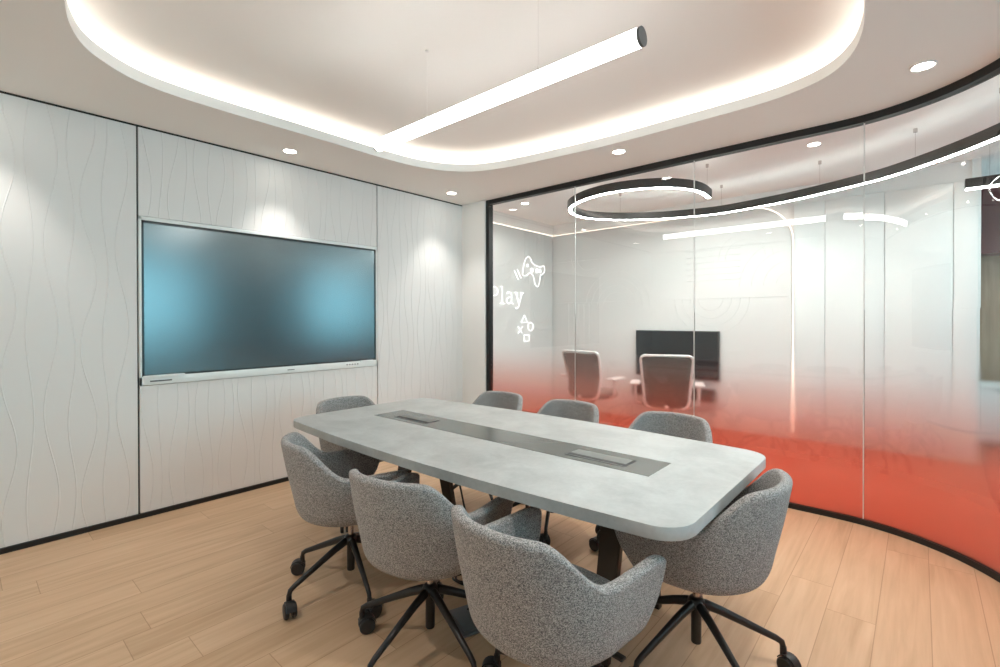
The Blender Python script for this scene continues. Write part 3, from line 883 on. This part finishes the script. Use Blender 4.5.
for k in (2, 40, 60, 78, 92, 104, 114):
    if k < len(rp):
        bm = bmesh.new(); tube(bm, [(rp[k][0], rp[k][1], RZ + .08), (rp[k][0], rp[k][1], HU)], .0012, 6); lathe(bm, [(.014, HU - .03), (.014, HU)], 14, center=(rp[k][0], rp[k][1], 0))
        obj('suspension_wire', bm, M['chrome'], rl)
l2 = empty('straight_pendant_light', 'black linear light end hanging before the burgundy panel at far right', 'pendant light', (4.32, 5.75, 2.475))
bm = bmesh.new(); box(bm, 0, 2.4, -.035, .035, .004, .085, bevel=.003); obj('housing', bm, M['black'], l2, smooth=40)
obj('diffuser', B(.004, 2.396, -.03, .03, -.006, .004), M['ring2'], l2)
for x in (.15, 2.2):
    bm = bmesh.new(); tube(bm, [(x, 0, .085), (x, 0, HU - 2.475)], .0012, 6); obj('suspension_wire', bm, M['chrome'], l2)
downlight(.179, 4.89, HU, 'small round downlight above the white neon sign', 'downlights behind the glass', 6, 2.4)
downlight(3.34, 4.90, HU, 'small round downlight above the curved tail of the ring light', 'downlights behind the glass', 11, 2.6)
downlight(4.25, 5.90, HU, 'small round downlight near the burgundy panel', 'downlights behind the glass', 1.5, 2.4)
downlight(5.3, 6.7, HU, 'added fill downlight above the low white cupboard, outside the frame', 'downlights behind the glass', 14, 2.4)  # unseen lamp added to brighten the dim floor at far right
downlight(1.75, 5.2, HU, 'round downlight inside the loop of the ring light', 'downlights behind the glass', 11, 2.6)

# wood wall and burgundy bulkhead beyond the cupboards, outer shell of the office
struct('wall_wood', B(4.46, 7.6, 8.05, 8.15, 0, HU), M['wood'], label='brown wood clad wall beyond the cupboards')
struct('wall_return', B(4.40, 4.46, PF + .03, 8.15, 0, HU), M['cupboard'], label='white end of the cupboard wall')
struct('trim_4', B(4.46, 7.0, 7.70, 8.05, 2.10, HU), M['burgundy'], label='burgundy bulkhead above the wood wall')
lc = empty('low_cupboard', 'low white cupboard in front of the brown wood wall at far right', 'cupboard', (5.3, 7.45, 0))
obj('body', B(-.80, .80, -.20, .22, .05, .63), M['cupboard'], lc)
obj('worktop', B(-.82, .82, -.225, .23, .632, .655, bevel=.002), M['cupboard'], lc)
obj('plinth', B(-.78, .78, -.17, .20, 0, .05), M['darkpanel'], lc)
for k in range(4):
    dd = obj('door', B(-.798 + .4 * k, -.402 + .4 * k, -.219, -.201, .056, .626, bevel=.002), M['cupboard'], lc)
    obj('handle', B(-.798 + .4 * k + .15, -.402 + .4 * k - .15, -.228, -.218, .60, .612), M['darkpanel'], dd)
# office wall opposite with two daylight windows
bm = bmesh.new()
WX = 7.55
ws = [(.1, 3.3, .95, 2.55), (5.95, 7.6, .95, 2.55)]
for a in ((-1.25, ws[0][0], 0, HU), (ws[0][1], ws[1][0], 0, HU), (ws[1][1], 8.2, 0, HU)): box(bm, WX, WX + .1, a[0], a[1], a[2], a[3])
for w in ws:
    box(bm, WX, WX + .1, w[0], w[1], 0, w[2]); box(bm, WX, WX + .1, w[0], w[1], w[3], HU)
struct('wall_right', bm, M['darkpanel'], label='office wall with daylight windows, opposite the big screen')
for i, w in enumerate(ws):
    bm = bmesh.new(); box(bm, WX + .07, WX + .09, w[0], w[1], w[2], w[3])
    struct('window_%d' % (7 + i), bm, M['skyglass'], label='daylight window on the far side of the office')

# task chairs behind the glass
tk0 = empty('task_chair', 'x', 'chair', (0, 0, 0), 0, 'task chairs behind the glass')
def back_bm(w0, w1, z0, z1, y, th, hole=None):
    bm = bmesh.new(); n = 40; rows = []
    for j in range(n + 1):
        t = j / n; z = z0 + (z1 - z0) * t
        w = w0 + (w1 - w0) * t
        e = 1
        if t > .9: e = math.sqrt(max(0, 1 - ((t - .9) / .1) ** 2)) * .16 + .84
        if t < .12: e = math.sqrt(max(0, 1 - ((.12 - t) / .12) ** 2)) * .3 + .7
        yy = y - .05 * t + .05 * math.sin(PI * t)
        r = []
        for s in range(9):
            u = -1 + 2 * s / 8
            r.append(bm.verts.new((w * e * u, yy + .045 * u * u, z)))
        rows.append(r)
    for a, b in zip(rows, rows[1:]):
        for i in range(8): bm.faces.new((a[i], a[i + 1], b[i + 1], b[i]))
    bmesh.ops.solidify(bm, geom=bm.faces[:], thickness=th)
    return bm
bk = obj('backrest', back_bm(.19, .225, .44, .905, -.23, .012), M['taskmesh'], tk0, smooth=60)
# frame round the mesh back
bm = bmesh.new(); n = 44; left, right = [], []
for j in range(n + 1):
    t = j / n; z = .42 + .50 * t; w = .195 + .04 * t
    e = 1
    if t > .9: e = math.sqrt(max(0, 1 - ((t - .9) / .1) ** 2)) * .16 + .84
    if t < .12: e = math.sqrt(max(0, 1 - ((.12 - t) / .12) ** 2)) * .3 + .7
    yy = -.23 - .05 * t + .05 * math.sin(PI * t) + .045
    left.append((-w * e, yy, z)); right.append((w * e, yy, z))
tube(bm, left + right[::-1], .013, 10, closed=True)
fr_ = obj('back_frame', bm, M['taskwhite'], bk, smooth=180)
bm = bmesh.new(); tube(bm, [(0, -.235, .455), (0, -.235, .43), (0, -.20, .40), (0, -.10, .39)], .018, 10); obj('spine', bm, M['taskwhite'], tk0, smooth=180)
obj('seat', rounded_slab(.24, .235, .02, .42, .49, .01), M['taskmesh'], tk0, smooth=180)
for s in (-1, 1):
    bm = bmesh.new(); tube(bm, [(s * .16, 0, .41), (s * .29, -.01, .44), (s * .295, -.01, .62)], .016, 10)
    a = obj('armrest', bm, M['taskwhite'], tk0, smooth=180)
    obj('arm_pad', B(s * .295 - .045, s * .295 + .045, -.12, .13, .62, .645, bevel=.01), M['taskwhite'], a, smooth=40)
bm = bmesh.new(); lathe(bm, [(.022, .10), (.026, .12), (.026, .36), (.06, .39), (.06, .41)], 18); obj('column', bm, M['taskwhite'], tk0, smooth=40)
bm = bmesh.new(); tube(bm, [(0, 0, .11), (.12, 0, .105), (.29, 0, .075)], [.026, .022, .015], 10); tl_ = obj('leg', bm, M['taskwhite'], tk0, smooth=60)
tc_ = co.copy(); COL.objects.link(tc_); tc_.parent = tl_; tc_.location = (.285, 0, 0)
for k in range(1, 5):
    l = tl_.copy(); COL.objects.link(l); l.parent = tk0; l.rotation_euler = (0, 0, 2 * PI * k / 5)
    c2 = tc_.copy(); COL.objects.link(c2); c2.parent = l
tk1 = copy_tree(tk0)
tk0['label'] = 'white framed task chair in front of the small wall screen'
tk0.location = (2.02, 4.96, 0); tk0.rotation_euler = (0, 0, R(22)); tk0.scale = (1.08, 1.08, 1.08)
tk1['label'] = 'taupe backed task chair turned aside, left of the small wall screen'
tk1.location = (1.10, 5.0, 0); tk1.rotation_euler = (0, 0, R(-4)); tk1.scale = (1.08, 1.08, 1.08)

# ------------------------------------------------------------------ general ceiling lamps behind the glass (office lighting)
def panel_light(name, loc, sx, sy, power, col):
    l = bpy.data.lights.new(name, 'AREA'); l.shape = 'RECTANGLE'; l.size = sx; l.size_y = sy; l.energy = power; l.color = col
    o = bpy.data.objects.new(name, l); link(o); o.location = loc; return o

# ------------------------------------------------------------------ world
w = bpy.data.worlds.new('World'); scene.world = w; w.use_nodes = True
bg = w.node_tree.nodes['Background']; bg.inputs[0].default_value = (.75, .85, 1, 1); bg.inputs[1].default_value = .3

# ------------------------------------------------------------------ camera
f_, pit, rol, yaw, cx_, ch_, sy_ = 478.8086, .0056533, -.0018984, .719303, 4.0274566, 1.3603862, -10.9885
Fv = Vector((-math.sin(yaw) * math.cos(pit), math.cos(yaw) * math.cos(pit), -math.sin(pit)))
Rv = Vector((math.cos(yaw), math.sin(yaw), 0)); Uv = Rv.cross(Fv)
R2 = Rv * math.cos(rol) + Uv * math.sin(rol); U2 = -Rv * math.sin(rol) + Uv * math.cos(rol)
cam = bpy.data.cameras.new('Camera'); co_ = bpy.data.objects.new('Camera', cam); link(co_)
mw = Matrix((R2, U2, -Fv)).transposed().to_4x4(); mw.translation = (cx_, 0, ch_)
co_.matrix_world = mw
cam.sensor_fit = 'HORIZONTAL'; cam.sensor_width = 36; cam.lens = 36 * f_ / 1000
cam.shift_y = sy_ / 1000; cam.clip_start = .02
scene.camera = co_

scene.view_settings.view_transform = 'Standard'; scene.view_settings.look = 'None'
scene.view_settings.exposure = 1.33; scene.view_settings.gamma = 1; scene.view_settings.use_curve_mapping = False
try:
    scene.cycles.use_denoising = True
    scene.cycles.max_bounces = 14; scene.cycles.transparent_max_bounces = 24; scene.cycles.diffuse_bounces = 6; scene.cycles.glossy_bounces = 5; scene.cycles.transmission_bounces = 12
    scene.cycles.sample_clamp_indirect = 8; scene.cycles.caustics_reflective = True; scene.cycles.caustics_refractive = True
    scene.cycles.use_light_tree = True
except Exception: pass
